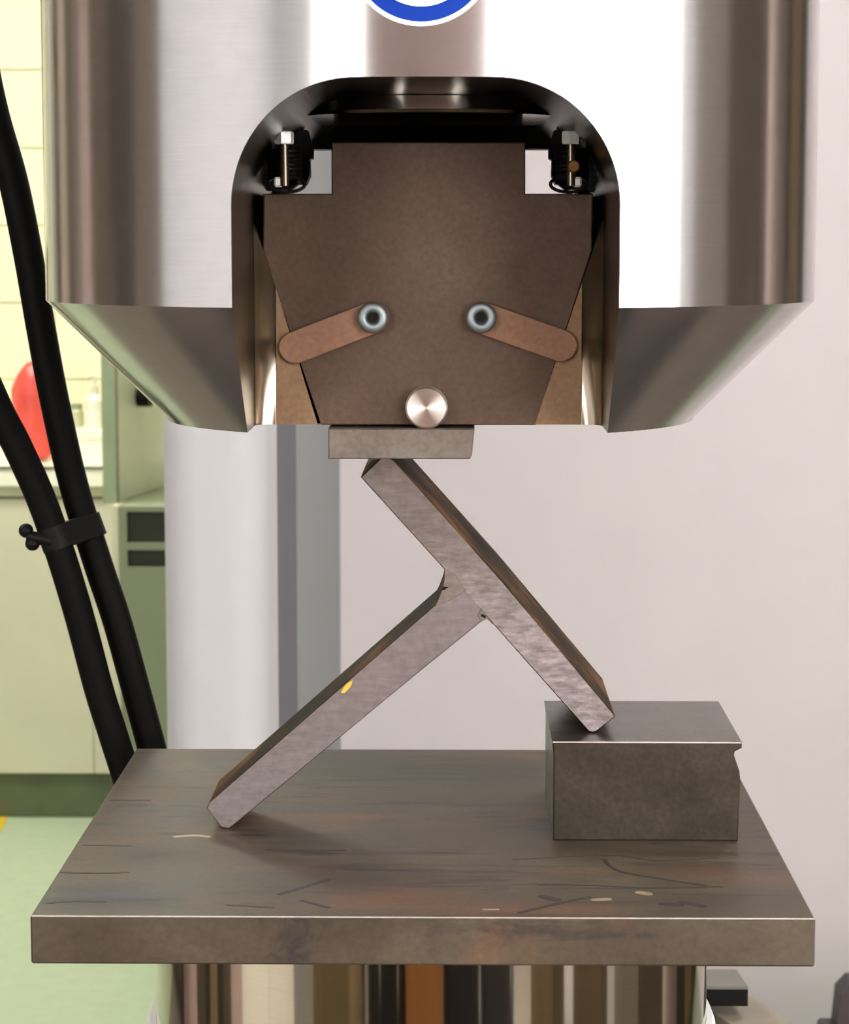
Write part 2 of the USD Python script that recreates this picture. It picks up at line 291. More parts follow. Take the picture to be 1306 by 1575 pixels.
def window(n, plane, a0, a1, z0, z1, label):
    """An unseen window, added for the steel to mirror: glowing blind, frame, middle bar; plane 'y' = on the wall behind the camera, 'x' = on the right wall."""
    def bx(a, b, c, d, t0, t1, ch=.003): return cbox(a, b, YB + t0, YB + t1, c, d, ch) if plane == 'y' else cbox(XR - t1, XR - t0, a, b, c, d, ch)
    c = (a0 + a1) / 2
    t = thing('window_%d' % n, label, None, ((c, YB, z0) if plane == 'y' else (XR, c, z0)), kind='structure')
    obj('blind', bx(a0, a1, z0, z1, .002, .012), BLIND, t)
    obj('frame', cat(bx(a0 - .05, a0, z0 - .05, z1 + .05, .001, .05), bx(a1, a1 + .05, z0 - .05, z1 + .05, .001, .05), bx(a0, a1, z0 - .05, z0, .001, .05), bx(a0, a1, z1, z1 + .05, .001, .05)), FRAMEM, t)
    obj('mullion', bx(c - .015, c + .015, z0, z1, .012, .04), FRAMEM, t)
window(1, 'y', -1.9, -1.14, 1.0, 2.5, 'added daylit window with a blind to the left behind the camera')
window(2, 'y', 1.12, 2.45, 1.0, 2.5, 'added daylit window with a blind to the right behind the camera')
window(3, 'x', -2.9, -.85, .95, 2.5, 'added daylit window with a blind in the right wall')

# ------------------------------------------------------------------ the gripping head
R, ZR, ZB, RB, ZH = .1648, ZP + .2318, ZP + .1805, .115, ZP + .56
SW, ST = .072, ZP + .3154; YS = -.045          # half width and top of the slot; front plane of seats and wedge
head = thing('gripping_head', 'shiny cylindrical stainless steel gripping head with a large arched slot', 'testing machine head', (HX, 0, ZB))
prof = [(0, ZB), (RB - .001, ZB), (RB, ZB + .0017), (R, ZR), (R, ZH), (0, ZH)]
body = m3.CrossSection([np.array(prof)]).revolve(360).translate((HX, 0, 0))
slot_poly = sbox(HX - SW, ZP + .1, HX + SW, ST).buffer(-.046).buffer(.046, 32).union(sbox(HX - SW, ZP + .1, HX + SW, ZP + .25))
body = body - man(prism_y(slot_poly, -.3, .3))
full = tm(body)
tc = full.triangles_center - [HX, 0, 0]; fn = full.face_normals
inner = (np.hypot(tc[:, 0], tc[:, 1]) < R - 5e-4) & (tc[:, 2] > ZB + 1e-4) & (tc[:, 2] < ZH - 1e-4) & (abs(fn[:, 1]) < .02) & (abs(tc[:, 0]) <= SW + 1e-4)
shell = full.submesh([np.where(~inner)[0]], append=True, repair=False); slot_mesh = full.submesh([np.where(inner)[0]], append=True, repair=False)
sh = obj('shell', shell, STEEL, head, smooth=25)
# exact normals on the turned surfaces
ms = UsdGeom.Mesh(sh); pts = np.array(ms.GetPointsAttr().Get()) + _loc[str(head.GetPath())]; nrm = np.array(ms.GetNormalsAttr().Get())
d = pts - [HX, 0, 0]; rad = np.hypot(d[:, 0], d[:, 1]); er = np.stack([d[:, 0] / np.maximum(rad, 1e-9), d[:, 1] / np.maximum(rad, 1e-9), 0 * rad], 1)
cyl = (abs(rad - R) < 1e-4) & ((nrm * er).sum(1) > .9); nrm[cyl] = er[cyl]
c45 = (er - [0, 0, 1]) / math.sqrt(2); con = ((nrm * c45).sum(1) > .93) & ~cyl; nrm[con] = c45[con]
from pxr import Vt
ms.GetNormalsAttr().Set(Vt.Vec3fArray.FromNumpy(nrm.astype(np.float32)))
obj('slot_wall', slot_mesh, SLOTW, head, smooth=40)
zbo = at(660, 172, -.0645)[2]
obj('piston_boss', lathe([(0, zbo), (.0632, zbo), (.0645, zbo + .0013), (.0645, ST - .0003), (0, ST - .0003)], 128, (HX, 0, 0)), BOSS, head, label='polished round boss under the top of the slot')
# the two wedge seats, with a hollow fillet against the slot's sides
FR = .008
room_cut = man(zprism(sbox(HX - SW, -.5, HX + SW, YS).buffer(-FR).buffer(FR, 24), 0, 3))
lw0, lw1 = xz(393, 348, YS), xz(494, 653, YS); rw0, rw1 = xz(924, 348, YS), xz(823, 653, YS)
for side, a, b in ((-1, lw0, lw1), (1, rw0, rw1)):
    xw = HX + side * (SW - .0001); k = (b[0] - a[0]) / (b[1] - a[1])
    zt = a[1] + (xw - a[0]) / k if (xw - a[0]) / k > 0 else a[1]
    poly = Polygon([(xw, ZB), (a[0] + k * (ZB - a[1]), ZB), (xw, a[1] + (xw - a[0]) / k)])
    land = man(prism_y(poly, YS - FR - .001, .06)) - room_cut
    cut = man(cbox(*sorted([HX + side * (SW - FR - .0005), HX + side * .5]), -.3, .3, 0, 3, .0001))
    obj('wedge_seat', tm(land - cut), SEAT, head, smooth=25)
    obj('seat_fillet', tm(land ^ cut), FILLET, head, smooth=40)
# dark cross bar at the back of the slot, spring carriers
zb0, zb1 = at(660, 229, .12)[2], ST + .0
zb2 = at(660, 229, .1)[2]
obj('cross_bar', tm(man(prism_y(slot_poly.buffer(-.0004).intersection(sbox(-1, zb2, 1, 5).union(sbox(at(514, 219, .1)[0], ZP + .286, at(804, 219, .1)[0], 5))), .1, .119))), BLACK, head)  # middle reaches lower, added to keep the bright wall out of reflections
for s_, xa in ((-1, at(406, 320, .0)[0]), (1, at(911, 320, .0)[0])): obj('shade_plate', cbox(*sorted([HX + s_ * (SW - .0006), xa - s_ * .004]), .047, .08, ZP + .25, ZP + .298, .001), BLACK, head)  # black plates added where the slot side wall is only in shade
obj('cross_bar', tm(man(prism_y(slot_poly.buffer(-.0004).intersection(sbox(-1, zb0, 1, 5)), .12, .14))), BLACK, head)
def hexnut(c, r, h, axis=None):
    p = [(r * math.cos(a), r * math.sin(a)) for a in np.arange(6) * math.pi / 3 + .3]
    q = [(x * .9, y * .9) for x, y in p]
    P = [(x, y, -h / 2 + .12 * h) for x, y in p] + [(x, y, h / 2 - .12 * h) for x, y in p] + [(x, y, -h / 2) for x, y in q] + [(x, y, h / 2) for x, y in q]
    m = trimesh.Trimesh(P).convex_hull; m.apply_translation(c); return m
def spring_carrier(px, s, pxin):
    """Bright bolt over a dark stud with an extension spring, hung in a black carrier beside the wedge's tab."""
    Y = -.056; S = lambda x, y, yy=Y: at(x, y, yy)
    hub = S(px, 212); r = .0036
    out = px - s * 40
    A, B = sorted([px - s * 36, px + s * 30])
    zt_, zb_ = S(px, 226)[2], S(px, 286)[2]
    poly = [xz(x, y, .004) for x, y in ((px - s * 40, 200), (pxin - s * 8, 200), (pxin, 230), (pxin, 243), (pxin - s * 5, 246), (pxin - s * 4, 270), (pxin - s * 10, 284), (px + s * 20, 283), (px + s * 8, 292), (px - s * 14, 290), (px - s * 40, 296))]
    car = obj('spring_carrier', prism_y(Polygon(poly).buffer(0), .004, .018), BLACK, head)
    obj('stud', lathe([(0, 0), (.0019, 0), (.0019, zt_ - zb_ + .004), (0, zt_ - zb_ + .004)], 24, (hub[0], Y, zb_)), DARKST, car)
    obj('bolt_head', hexnut(hub, .0041, .0052), BRIGHT, car)
    t = np.linspace(0, 1, 260); a = t * 2 * math.pi * 7
    coil = np.stack([hub[0] - s * .0008 + .0062 * np.cos(a), Y + .012 + .0062 * np.sin(a), zb_ + .002 + (zt_ - zb_ - .003) * t], 1)
    obj('spring', tube(coil, .0010, 8), BLACK, car)
    hk = S(px + s * 4, 288); a = np.linspace(0, 2 * math.pi, 40)
    obj('spring_hook', tube(np.stack([hk[0] + .0075 * np.cos(a), Y + .002 * np.sin(a), hk[2] + .0032 * np.sin(a) + .0012], 1), .0007, 8), BLACK, car)
    if s < 0:
        q = S(px + 3, 256, Y - .003); obj('pin', lathe([(0, 0), (.0026, 0), (.0026, .003), (.002, .0036), (0, .0036)], 24, q, 'y'), BRASS, car)
    obj('clip', cbox(*sorted([S(px - s * 16, 280)[0], S(px - s * 2, 280)[0]]), Y - .001, Y + .002, S(px, 288)[2], S(px, 272)[2], .0008), BRIGHT, car)
spring_carrier(437, 1, 480); spring_carrier(879, -1, 845)
# round blue mandatory sign stuck on the cylinder
zc = at(648, -76, -R)[2]; xc = at(648, 10, -R)[0] - HX
def decal(r0, r1, lift, seg=96, rings=6):
    V, F = [], []; rr = np.linspace(r0, r1, rings + 1); a = np.arange(seg) / seg * 2 * math.pi
    for off in (lift, lift - .0003):
        for r in rr:
            s = (xc + r * np.cos(a)) / R; rad = R + off
            V.append(np.stack([HX + rad * np.sin(s), -rad * np.cos(s), zc + r * np.sin(a)], 1))
    n = (rings + 1) * seg
    for k in range(rings):
        for i in range(seg):
            p, q = k * seg + i, k * seg + (i + 1) % seg
            F += [[p, p + seg, q + seg], [p, q + seg, q], [n + p, n + q + seg, n + p + seg], [n + p, n + q, n + q + seg]]
    for k in (0, rings):
        for i in range(seg):
            p, q = k * seg + i, k * seg + (i + 1) % seg
            F += [[p, q, n + q], [p, n + q, n + p]] if k == 0 else [[p, n + q, q], [p, n + p, n + q]]
    m = trimesh.Trimesh(np.vstack(V), F, process=False); return m
pm = (R and (CAM[1] * -1 - R) / FPX)
sg = obj('round_sign', decal(.0002, 112.5 * pm, .0004), BLUE, head, label='round blue sign with a white rim')
obj('white_rim', decal(105.5 * pm, 112.4 * pm, .0007), WHITEP, sg); obj('white_symbol', decal(66 * pm, 83 * pm, .0007), WHITEP, sg)

# ------------------------------------------------------------------ wedge block held in the slot
wz = ZB - .0002
wp = [xz(510, 219, YS), xz(808, 219, YS), xz(808, 298, YS), xz(912, 298, YS), xz(910, 385, YS), (xz(825, 652, YS)[0], wz), (xz(487, 652, YS)[0], wz), xz(405, 385, YS), xz(405, 298, YS), xz(510, 298, YS)]
wedge = thing('wedge_block', 'brown steel wedge block with a raised tab held in the arched slot', 'wedge block', (HX, YS, wz))
obj('block', prism_y(wp[::-1], YS, .045, .0005), WEDGE, wedge, smooth=False)
def clip(cx, cy, tx, ty):
    a, b = np.array(xz(cx, cy, YS)), np.array(xz(tx, ty, YS))
    bar = LineString([a, b]).buffer(.0068, 16)
    d = (b - a) / np.linalg.norm(b - a); nrm = np.array([-d[1], d[0]])
    # the free end is flatter than a half circle
    end = Polygon([b + nrm * .0068 - d * .004, b + nrm * .0068 + d * .0042, b - nrm * .0068 + d * .0042, b - nrm * .0068 - d * .004]).buffer(-.0038).buffer(.0038, 10)
    t = obj('clip_bar', prism_y(bar.union(end).simplify(.00003), YS - .0026, YS - .0001, .0004), COPPER, wedge, label='copper brown rounded clip bar')
    h, r = .0052, .0064
    pr = [(0, .0014), (.0021, .0014), (.0024, h - .0012), (.003, h - .0004), (.0042, h), (r - .0008, h - .0005), (r - .0001, h - .0012), (r, h - .002), (r, 0), (0, 0)]
    s = obj('screw', lathe(pr[::-1], 48, (a[0], YS - .0027, a[1]), 'y'), ZINC, t, smooth=40, label='zinc plated screw with a round socket')
    obj('socket', lathe([(0, .0015), (.002, .0015), (.002, .002), (0, .002)], 24, (a[0], YS - .0027, a[1]), 'y'), BLACK, t)  # black disc, the darkness of the hole put into the colour
clip(574, 488, 455, 534); clip(740, 488, 862, 531)
pc = xz(656, 627, YS - .006)
PINM = mat('turned_pin_face', {'t': ('tangent', {'direction_type': 'radial', 'axis': 'y'}), 'p': ('principled_bsdf', {'base_color': lin((226, 205, 190)), 'metallic': 1., 'roughness': .42, 'anisotropic': .9, 'anisotropic_rotation': .25})}, [('t.tangent', 'p.tangent')])
PINW = mat('turned_pin_ends', {'g': ('geometry', {}), 'o': ('vector_math', {'math_type': 'subtract', 'vector2': (pc[0], YS, pc[1])}), 'c': ('vector_math', {'math_type': 'cross_product', 'vector2': (0., 1., 0.)}), 'nz': ('vector_math', {'math_type': 'normalize'}),
                              'p': ('principled_bsdf', {'base_color': lin((224, 212, 204)), 'metallic': 1., 'roughness': .3, 'anisotropic': .95, 'anisotropic_rotation': .25})},
           [('g.position', 'o.vector1'), ('o.vector', 'c.vector1'), ('c.vector', 'nz.vector1'), ('nz.vector', 'p.tangent')])
obj('round_pin', lathe([(0, 0), (.0087, 0), (.0087, .0072), (.008, .008), (0, .008)], 64, (pc[0], YS, pc[1]), 'y'), PINW, wedge, label='bright turned round pin end')

# ------------------------------------------------------------------ loading bar under the wedge
lb0, lb1 = at(505, 706, -.052), at(727, 706, -.052)
LB = prism_y([(lb0[0], lb0[2]), (at(723, 706, -.052)[0], lb0[2]), (at(726, 700, -.052)[0], at(726, 700, -.052)[2]), (at(730, 659, -.052)[0], ZB - .0012), (lb0[0], ZB - .0012)], -.052, .05, .0005)
obj('loading_bar', LB, BAR, smooth=False, label='short grey flat steel bar hanging directly under the wedge block', category='steel bar')

# ------------------------------------------------------------------ base plate, support block, specimen
hw = .15
plate = thing('base_plate', 'thick square brown-grey steel base plate with stains and a bright front edge', 'steel plate', (0, 0, ZP - .019))
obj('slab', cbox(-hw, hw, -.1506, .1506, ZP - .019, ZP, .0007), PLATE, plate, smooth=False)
obj('worn_edge_glint', cbox(-hw + .0003, hw - .0003, -.15075, -.1499, ZP - .0006, ZP + .00005, .0003), EDGE_GLINT, plate, label='worn front edge with its highlight painted on')
def stroke(pts, w, m, name):
    p = np.array([atz(x, y, ZP)[:2] for x, y in pts]); w *= 1.5; s = LineString(spline(np.c_[p, 0 * p[:, 0]], 6)[:, :2])
    poly = s.buffer(w, 3).simplify(.0001); q = trimesh.creation.extrude_polygon(poly, .00012, engine='earcut'); q.apply_translation((0, 0, ZP - .00001)); obj(name, q, m, plate)
for pts, w in ((((790, 1322), (940, 1316), (1010, 1324), (1105, 1320)), .0004), (((930, 1322), (938, 1332), (960, 1342), (1030, 1354), (1085, 1362)), .0006), (((830, 1361), (905, 1362), (1000, 1366), (1110, 1364)), .0005),
               (((800, 1404), (850, 1392), (905, 1380)), .0008), (((835, 1379), (855, 1384)), .0014), (((1020, 1390), (1045, 1392)), .0013), (((1050, 1388), (1082, 1394)), .0012),
               (((430, 1375), (465, 1365), (505, 1353)), .0008), (((465, 1385), (505, 1396)), .0006), (((95, 1342), (150, 1343), (195, 1342)), .0007), (((130, 1300), (200, 1301)), .0005), (((74, 1389), (115, 1386), (160, 1387)), .0007),
               (((410, 1307), (460, 1308), (530, 1308)), .0005), (((170, 1231), (230, 1231)), .0004), (((350, 1392), (420, 1396)), .0005)): stroke(pts, w, MARK, 'scribed_mark')
for pts, w in ((((985, 1373), (996, 1375)), .0014), (((270, 1287), (300, 1285), (320, 1287)), .0009), (((915, 1384), (935, 1383)), .0011), (((745, 1399), (765, 1399)), .0006)): stroke(pts, w, SCUFF, 'bare_scuff')

bx0, bw, by0, bd, bh = .0548, .0800, -.0336, .0917, .0434
k = bh / 152.
bp = [(bx0, ZP), (bx0 + bw - .0005, ZP), (bx0 + bw + .0002, ZP + .0265), (bx0 + bw - .0002, ZP + .0305), (bx0 + bw - .0026, ZP + .0375), (bx0 + bw - .0024, ZP + .0392), (bx0 + bw + .0006, ZP + .0408), (bx0 + bw + .0006, ZP + bh), (bx0 - .0007, ZP + bh), (bx0, ZP + .038)]
blk = thing('support_block', 'dark rectangular steel support block with a notch down its right side', 'steel block', (bx0, by0, ZP))
obj('block', prism_y(bp, by0, by0 + bd, .0006), BLOCK, blk, smooth=False)
obj('worn_edge_glint', cbox(bx0 - .0005, bx0 + bw + .0004, by0 - .00012, by0 + .0005, ZP + bh - .0007, ZP + bh + .00005, .0002), EDGE_GLINT, blk, label='worn front edge with its highlight painted on')

YT0 = -.0155; DT = .086                         # front face and depth of the welded T
tsp = thing('tee_specimen', 'welded steel T specimen leaning between the plate and the support block', 'welded specimen', (-.0887, YT0, ZP))
A_, B_ = np.array(xz(556, 734, YT0)), np.array(xz(905, 1127, YT0))
P = lambda x, y: xz(x, y, YT0)
FL = specimen_material('sawn_flange_steel', (120, 111, 104), (146, 136, 130), (349, 394), (214, 202, 208)); WB = specimen_material('sawn_web_steel', (142, 133, 132), (162, 152, 152), (-354, -310))
zl = ZP + .0434 + .0002
fl = [P(555, 734), P(685, 877.5), P(749, 949), (P(905, 1127)[0], zl + .0006), (P(911, 1130)[0], zl), (P(918, 1127)[0], zl + .0006), P(946, 1103), P(945, 1099), P(862, 1000), P(772, 893), P(606, 707.5), P(596, 702), P(585, 705)]
obj('flange', prism_y(fl, YT0, YT0 + DT, .0004), FL, tsp, smooth=False, label='bright sawn flange plate of the T')
z0 = ZP + .0002
wb = [P(672, 928), P(692, 900), P(706, 890), P(756, 948), P(748, 950), P(660, 1021), (P(362, 1267)[0], P(362, 1267)[1]), (P(352, 1274)[0], z0), (P(340, 1272)[0], z0 + .0006), P(318, 1243), P(322, 1234)]
obj('web', prism_y(wb, YT0 + .0001, YT0 + .042, .0003), WB, tsp, smooth=False, label='grey web plate of the T with rusty upper side')
WELD = specimen_material('weld_steel', (138, 128, 121), (160, 150, 144), (1, 3))
obj('weld_fillet', prism_y([P(684, 875), P(700, 884), P(716, 908), P(694, 922), P(669, 933), P(675, 921), P(681, 905), P(684, 890)], YT0 - .0001, YT0 + .042, .0001), WELD, tsp, smooth=False)
obj('weld_fillet', prism_y([P(740, 935), P(758, 960), P(749, 952), P(741, 956), P(735, 948)], YT0 - .0001, YT0 + .042, .0001), WELD, tsp, smooth=False)
def spot(name, pts, m, parent, y0=-.0004): obj(name, prism_y(Polygon([P(*p) for p in pts]).buffer(0), YT0 + y0, YT0 + .002), m, parent)
spot('weld_pore', [(682, 902), (690, 903), (684, 907), (677, 908)], BLACK, tsp); spot('weld_pore', [(741, 944), (748, 947), (746, 951), (739, 947)], BLACK, tsp)
spot('paint_mark', [(524, 1065), (532, 1052), (543, 1046), (540, 1055), (530, 1066)], YELLOWP, tsp, -.0006)

# ------------------------------------------------------------------ lower ram and the machine below and above
ram = thing('lower_ram', 'polished steel ram column under the base plate', 'testing machine ram', (.0019, 0, ZP - .2))
ru = lambda r, a, b: lathe([(0, a), (r, a), (r, b), (0, b)], 160, (.0019, 0, 0))
zcol = at(664, 1548, -.1)[2]
zk = at(236, 1568, -.02)[2]
obj('column', lathe([(0, ZP - .2), (.1228, ZP - .2), (.1228, ZP - .0192), (0, ZP - .0192)], 200, (.0019, 0, 0)), RAM, ram)
obj('collar', lathe([(.1229, zk - .03), (.127, zk - .03), (.127, zk - .004), (.1255, zk), (.1229, zk), (.1229, zk - .03)], 160, (.0019, 0, 0)), FRAMEM, ram, label='pale collar round the ram')
GREYP = plain('machine_grey_paint', (120, 116, 106), .5, 0., .08, 20.)
DKGREY = plain('machine_dark_paint', (36, 33, 27), .55, 0., .1, 20.)
fz = CAM[2] - (math.tan(PITCH + math.atan(701.5 / FPX))) * 1.45
fy1 = far(1.45); fx1 = atz(1149, 1513, fz)[0]
base = thing('machine_base', 'grey machine base with square flange below the ram', 'testing machine base', (0, 0, 0))
fpoly = [(-.16, fy1 - .035), (fx1, fy1 - .035), (atz(1132, 1489, fz)[0], fy1), (-.16, fy1)]
obj('flange_plate', trimesh.Trimesh([(x, y, z) for z in (fz - .0018, fz) for x, y in fpoly]).convex_hull, GREYP, base)
obj('flange_body', trimesh.Trimesh([(x, y, z) for z in (fz - .0125, fz - .0019) for x, y in fpoly]).convex_hull, BLACK, base)  # black body, the shaded front of the flange put into the colour
obj('pedestal', cbox(-.15, .08, -.19, .44, .6001, fz - .0126, .01), DKGREY, base)
obj('added_bed', cbox(-.85, .85, -.62, .42, 0, .6, .02), DKGREY, base)  # unseen wide bed, added so the cone mirrors something dark
ba, bb = atz(1122, 1542, fz - .02), atz(1225, 1612, fz - .02); dv = (bb - ba) / np.linalg.norm(bb - ba); nv = np.array([-dv[1], dv[0], 0]) * .018
lever = [(p + s * nv + np.array([0, 0, h])) for p in (ba - dv * .05, bb) for s in (-1, 1) for h in (-.014, 0)]
obj('lever_bar', trimesh.Trimesh(lever).convex_hull, plain('lever_grey', (150, 140, 122), .5), base, label='slanting flat grey lever bar')
COLM = plain('column_steel', (158, 140, 130), .5, .2)
fr = thing('load_frame', 'steel load frame carrying the gripping head, two columns and a crosshead', 'testing machine frame', (0, 0, 0))
obj('crosshead', cbox(-.56, .56, -.2, .2, ZH + .001, ZH + .3, .012), DKGREY, fr)
for s in (-1, 1): obj('frame_column', lathe([(0, .6001), (.045, .6001), (.045, ZH), (0, ZH)], 64, (s * .5, .12, 0)), COLM, fr)

# ------------------------------------------------------------------ hoses
YH = .19
ca = [(-50, -60), (-32, 60), (-10, 170), (20, 277), (43, 390), (63, 505), (82, 607), (113, 745), (150, 865), (180, 955), (209, 1060), (232, 1145), (262, 1260), (300, 1400), (330, 1600)]
cb = [(-90, 380), (-48, 520), (-6, 622), (25, 683), (63, 767), (95, 858), (123, 951), (152, 1060), (174, 1130), (205, 1230), (250, 1400), (290, 1620)]
hosea = obj('hydraulic_hose', tube(spline([at(x, y, YH + .012) for x, y in ca], 8), .0077, 24), RUBBER, label='black hose curving past the left edge of the head, upper of two', category='hose')
hoseb = obj('hydraulic_hose', tube(spline([at(x, y, YH - .006) for x, y in cb], 8), .0077, 24), RUBBER, label='black hose entering at the left edge below the other hose', category='hose')
cl = thing('hose_clamp', 'black clamp with a knob tying the two black hoses together', 'hose clamp', at(95, 828, YH))
p0, p1 = at(62, 832, YH - .006), at(132, 826, YH + .012)
ax = np.array([.33, 0, -.94]); ax /= np.linalg.norm(ax)
def ring(c0, c1, r, h):
    o = []
    for c in (c0, c1):
        for s in (-h, h):
            for a in np.arange(28) / 28 * 2 * math.pi:
                u = np.cross(ax, [0, 1, 0]); u /= np.linalg.norm(u); w = np.cross(ax, u)
                o.append(c + ax * s + r * (math.cos(a) * u + math.sin(a) * w))
    return trimesh.Trimesh(o).convex_hull
obj('clamp_body', ring(at(86, 826, YH - .006), at(134, 812, YH + .012), .0088, .006), BLACK, cl)
kn = at(42, 822, YH - .006)
obj('clamp_screw', tube([at(80, 832, YH - .012), at(42, 825, YH - .012)], .0032, 16), BLACK, cl)
def ball(c, r, sub=2): m = trimesh.creation.icosphere(sub, r); m.apply_translation(c); return m
obj('knob', tm(man(ball(at(40, 816, YH - .012), .0038)) + man(ball(at(50, 836, YH - .012), .0038))), BLACK, cl)

# ------------------------------------------------------------------ laboratory bench in the bay behind
bench = thing('laboratory_bench', 'long cream laboratory bench with white worktop under the tiled wall', 'laboratory bench', (-1, BY, 0))
Z = lambda py, y=BY: at(60, py, y)[2]
XB0, XB1 = -2.4, .2
obj('worktop', cbox(XB0, XB1, BY - .02, YF - .001, Z(748), Z(719), .003), COUNTM, bench)
obj('edge_band', cbox(XB0, XB1, BY - .024, BY - .0195, Z(719.5), Z(716), .001), LINEM, bench)
obj('front_rail', cbox(XB0, XB1, BY, BY + .02, Z(764), Z(748.5), .001), plain('grey_rail', (206, 204, 172), .5), bench)
obj('shadow_gap_strip', cbox(XB0, XB1, BY + .003, BY + .02, Z(767), Z(764.5), .001), LINEM, bench)
obj('front_panel', cbox(XB0, at(140, 900, BY)[0], BY, BY + .02, Z(1190), Z(767.5), .002), BENCHM, bench)
obj('front_panel', cbox(at(140.6, 900, BY)[0], XB1, BY, BY + .02, Z(1190), Z(767.5), .002), BENCHM, bench)
obj('carcass', cbox(XB0 + .02, XB1 - .02, BY + .055, YF - .02, .001, Z(750), .002), BENCHM, bench)
ct = Z(719)
def setloc(px, y): return at(px, 700, y)[0]
# red bag
yb = BY + .16; rx = setloc(52, yb)
bag = trimesh.creation.icosphere(4); v = bag.vertices
hgt = at(50, 556, yb)[2] - ct
t = (v[:, 2] + 1) / 2
nz = meshkit.fbm(v * 2.2, 3, 4)
wide = np.sqrt(np.clip(1 - np.clip((t - .45) / .55, 0, 1) ** 2.4, 0, 1)) * np.clip(t / .06, 0, 1) ** .5
hv = np.hypot(v[:, 0], v[:, 1]) + 1e-9
bag.vertices = np.c_[rx + v[:, 0] / hv * wide * .05 * np.clip(hv * 40, 0, 1) * (.85 + .3 * nz), yb + v[:, 1] / hv * wide * .045 * np.clip(hv * 40, 0, 1) * (.85 + .3 * nz), ct + .0005 + t * hgt]
obj('red_bag', bag, plain('red_plastic', (226, 84, 74), .35, 0., .12, 14., .3), smooth=60, label='bright red plastic bag standing on the bench behind the hoses', category='bag')
yc = BY + .12; xcx = setloc(143, yc)
cz0 = at(140, 658, yc)[2]
pb = thing('white_box', 'low white cardboard box on the bench under the white bottle', 'box', (xcx, yc, ct))
obj('carton', cbox(setloc(112, yc), setloc(172, yc), yc - .06, yc + .1, ct + .0005, cz0 - .004, .002), COUNTM, pb); obj('lid', cbox(setloc(111, yc), setloc(173, yc), yc - .062, yc + .102, cz0 - .0235, cz0, .002), COUNTM, pb)
bt = thing('wash_bottle', 'white plastic wash bottle with a spout standing on the white box', 'bottle', (setloc(147, yc), yc, cz0))
bs = 5.6 / FPX
PLAS = plain('white_plastic', (240, 238, 220), .4, 0., .02, 20.); PLAS2 = plain('milky_plastic', (226, 222, 190), .4, 0., .04, 20.)
obj('bottle_body', lathe([(0, .0005), (14 * bs, .0005), (15 * bs, .003), (15 * bs, 24 * bs), (14 * bs, 25 * bs), (14 * bs, 28 * bs), (14 * bs, 42 * bs), (9 * bs, 50 * bs), (6 * bs, 53 * bs), (0, 53 * bs)], 40, (setloc(147, yc), yc, cz0)), PLAS, bt)
obj('cap', lathe([(0, 53 * bs), (6.5 * bs, 53 * bs), (6.5 * bs, 64 * bs), (4 * bs, 66 * bs), (0, 66 * bs)], 32, (setloc(147, yc), yc, cz0)), PLAS2, bt)
c = np.array([setloc(147, yc), yc, cz0 + 64 * bs]); obj('spout', tube(spline([c, c + [0, 0, 12 * bs], c + [-3 * bs, 0, 16 * bs], c + [-10 * bs, 0, 14 * bs]], 6), 2.6 * bs, 10), PLAS2, bt)
jr = thing('small_jar', 'small grey jar behind the hose left of the white bottle', 'jar', (setloc(119, yc + .03), yc + .03, cz0))
obj('jar_body', lathe([(0, .0005), (10 * bs, .0005), (11 * bs, .003), (11 * bs, 24 * bs), (8 * bs, 28 * bs), (0, 28 * bs)], 32, (setloc(119, yc + .03), yc + .03, cz0)), plain('jar_grey', (196, 196, 160), .4), jr)
obj('lid', lathe([(0, 28 * bs), (9 * bs, 28 * bs), (9 * bs, 36 * bs), (0, 36 * bs)], 32, (setloc(119, yc + .03), yc + .03, cz0)), plain('jar_lid', (150, 160, 130), .4), jr)
# green instrument on its floor cabinet, in front of the bench's end
YC = far(4.95); G = lambda px, py, y=YC: at(px, py, y)
CABM = plain('pale_green_cabinet', (134, 142, 114), .5, 0., .03, 6.); CAB2 = plain('pale_green_instrument', (244, 250, 228), .4, 0., .03, 5.); EDGEM = plain('green_edge', (150, 164, 132), .5); SLOTM = plain('dark_slot', (44, 46, 36), .6)
cab = thing('floor_cabinet', 'grey green floor cabinet with two dark slots beside the white pillar', 'cabinet', (G(215, 900)[0], YC, 0))
x0, x1 = G(184, 900)[0], G(184, 900)[0] + .42; ztop = G(200, 777)[2]
fo = man(cbox(x0, x1, YC, YC + .45, .001, ztop, .003))
s0, s1 = G(195, 800)[0], G(330, 800)[0]
for a, b in ((787, 835), (846, 872)): fo = fo - man(cbox(s0, s1, YC - .05, YC + .2, G(200, b)[2], G(200, a)[2], .0005))
obj('carcass', tm(fo), CABM, cab)
for a, b in ((787, 835), (846, 872)): obj('slot_back', cbox(s0 + .0005, s1 - .0005, YC + .012, YC + .199, G(200, b)[2] + .0005, G(200, a)[2] - .0005, .001), SLOTM, cab)
obj('side_strip', cbox(x0 - .0145, x0 - .0005, YC + .004, YC + .44, .001, ztop - .001, .002), BENCHM, cab)
ins = thing('bench_instrument', 'pale green instrument housing with a black knob standing on the floor cabinet', 'instrument', tuple(G(180, 776)))
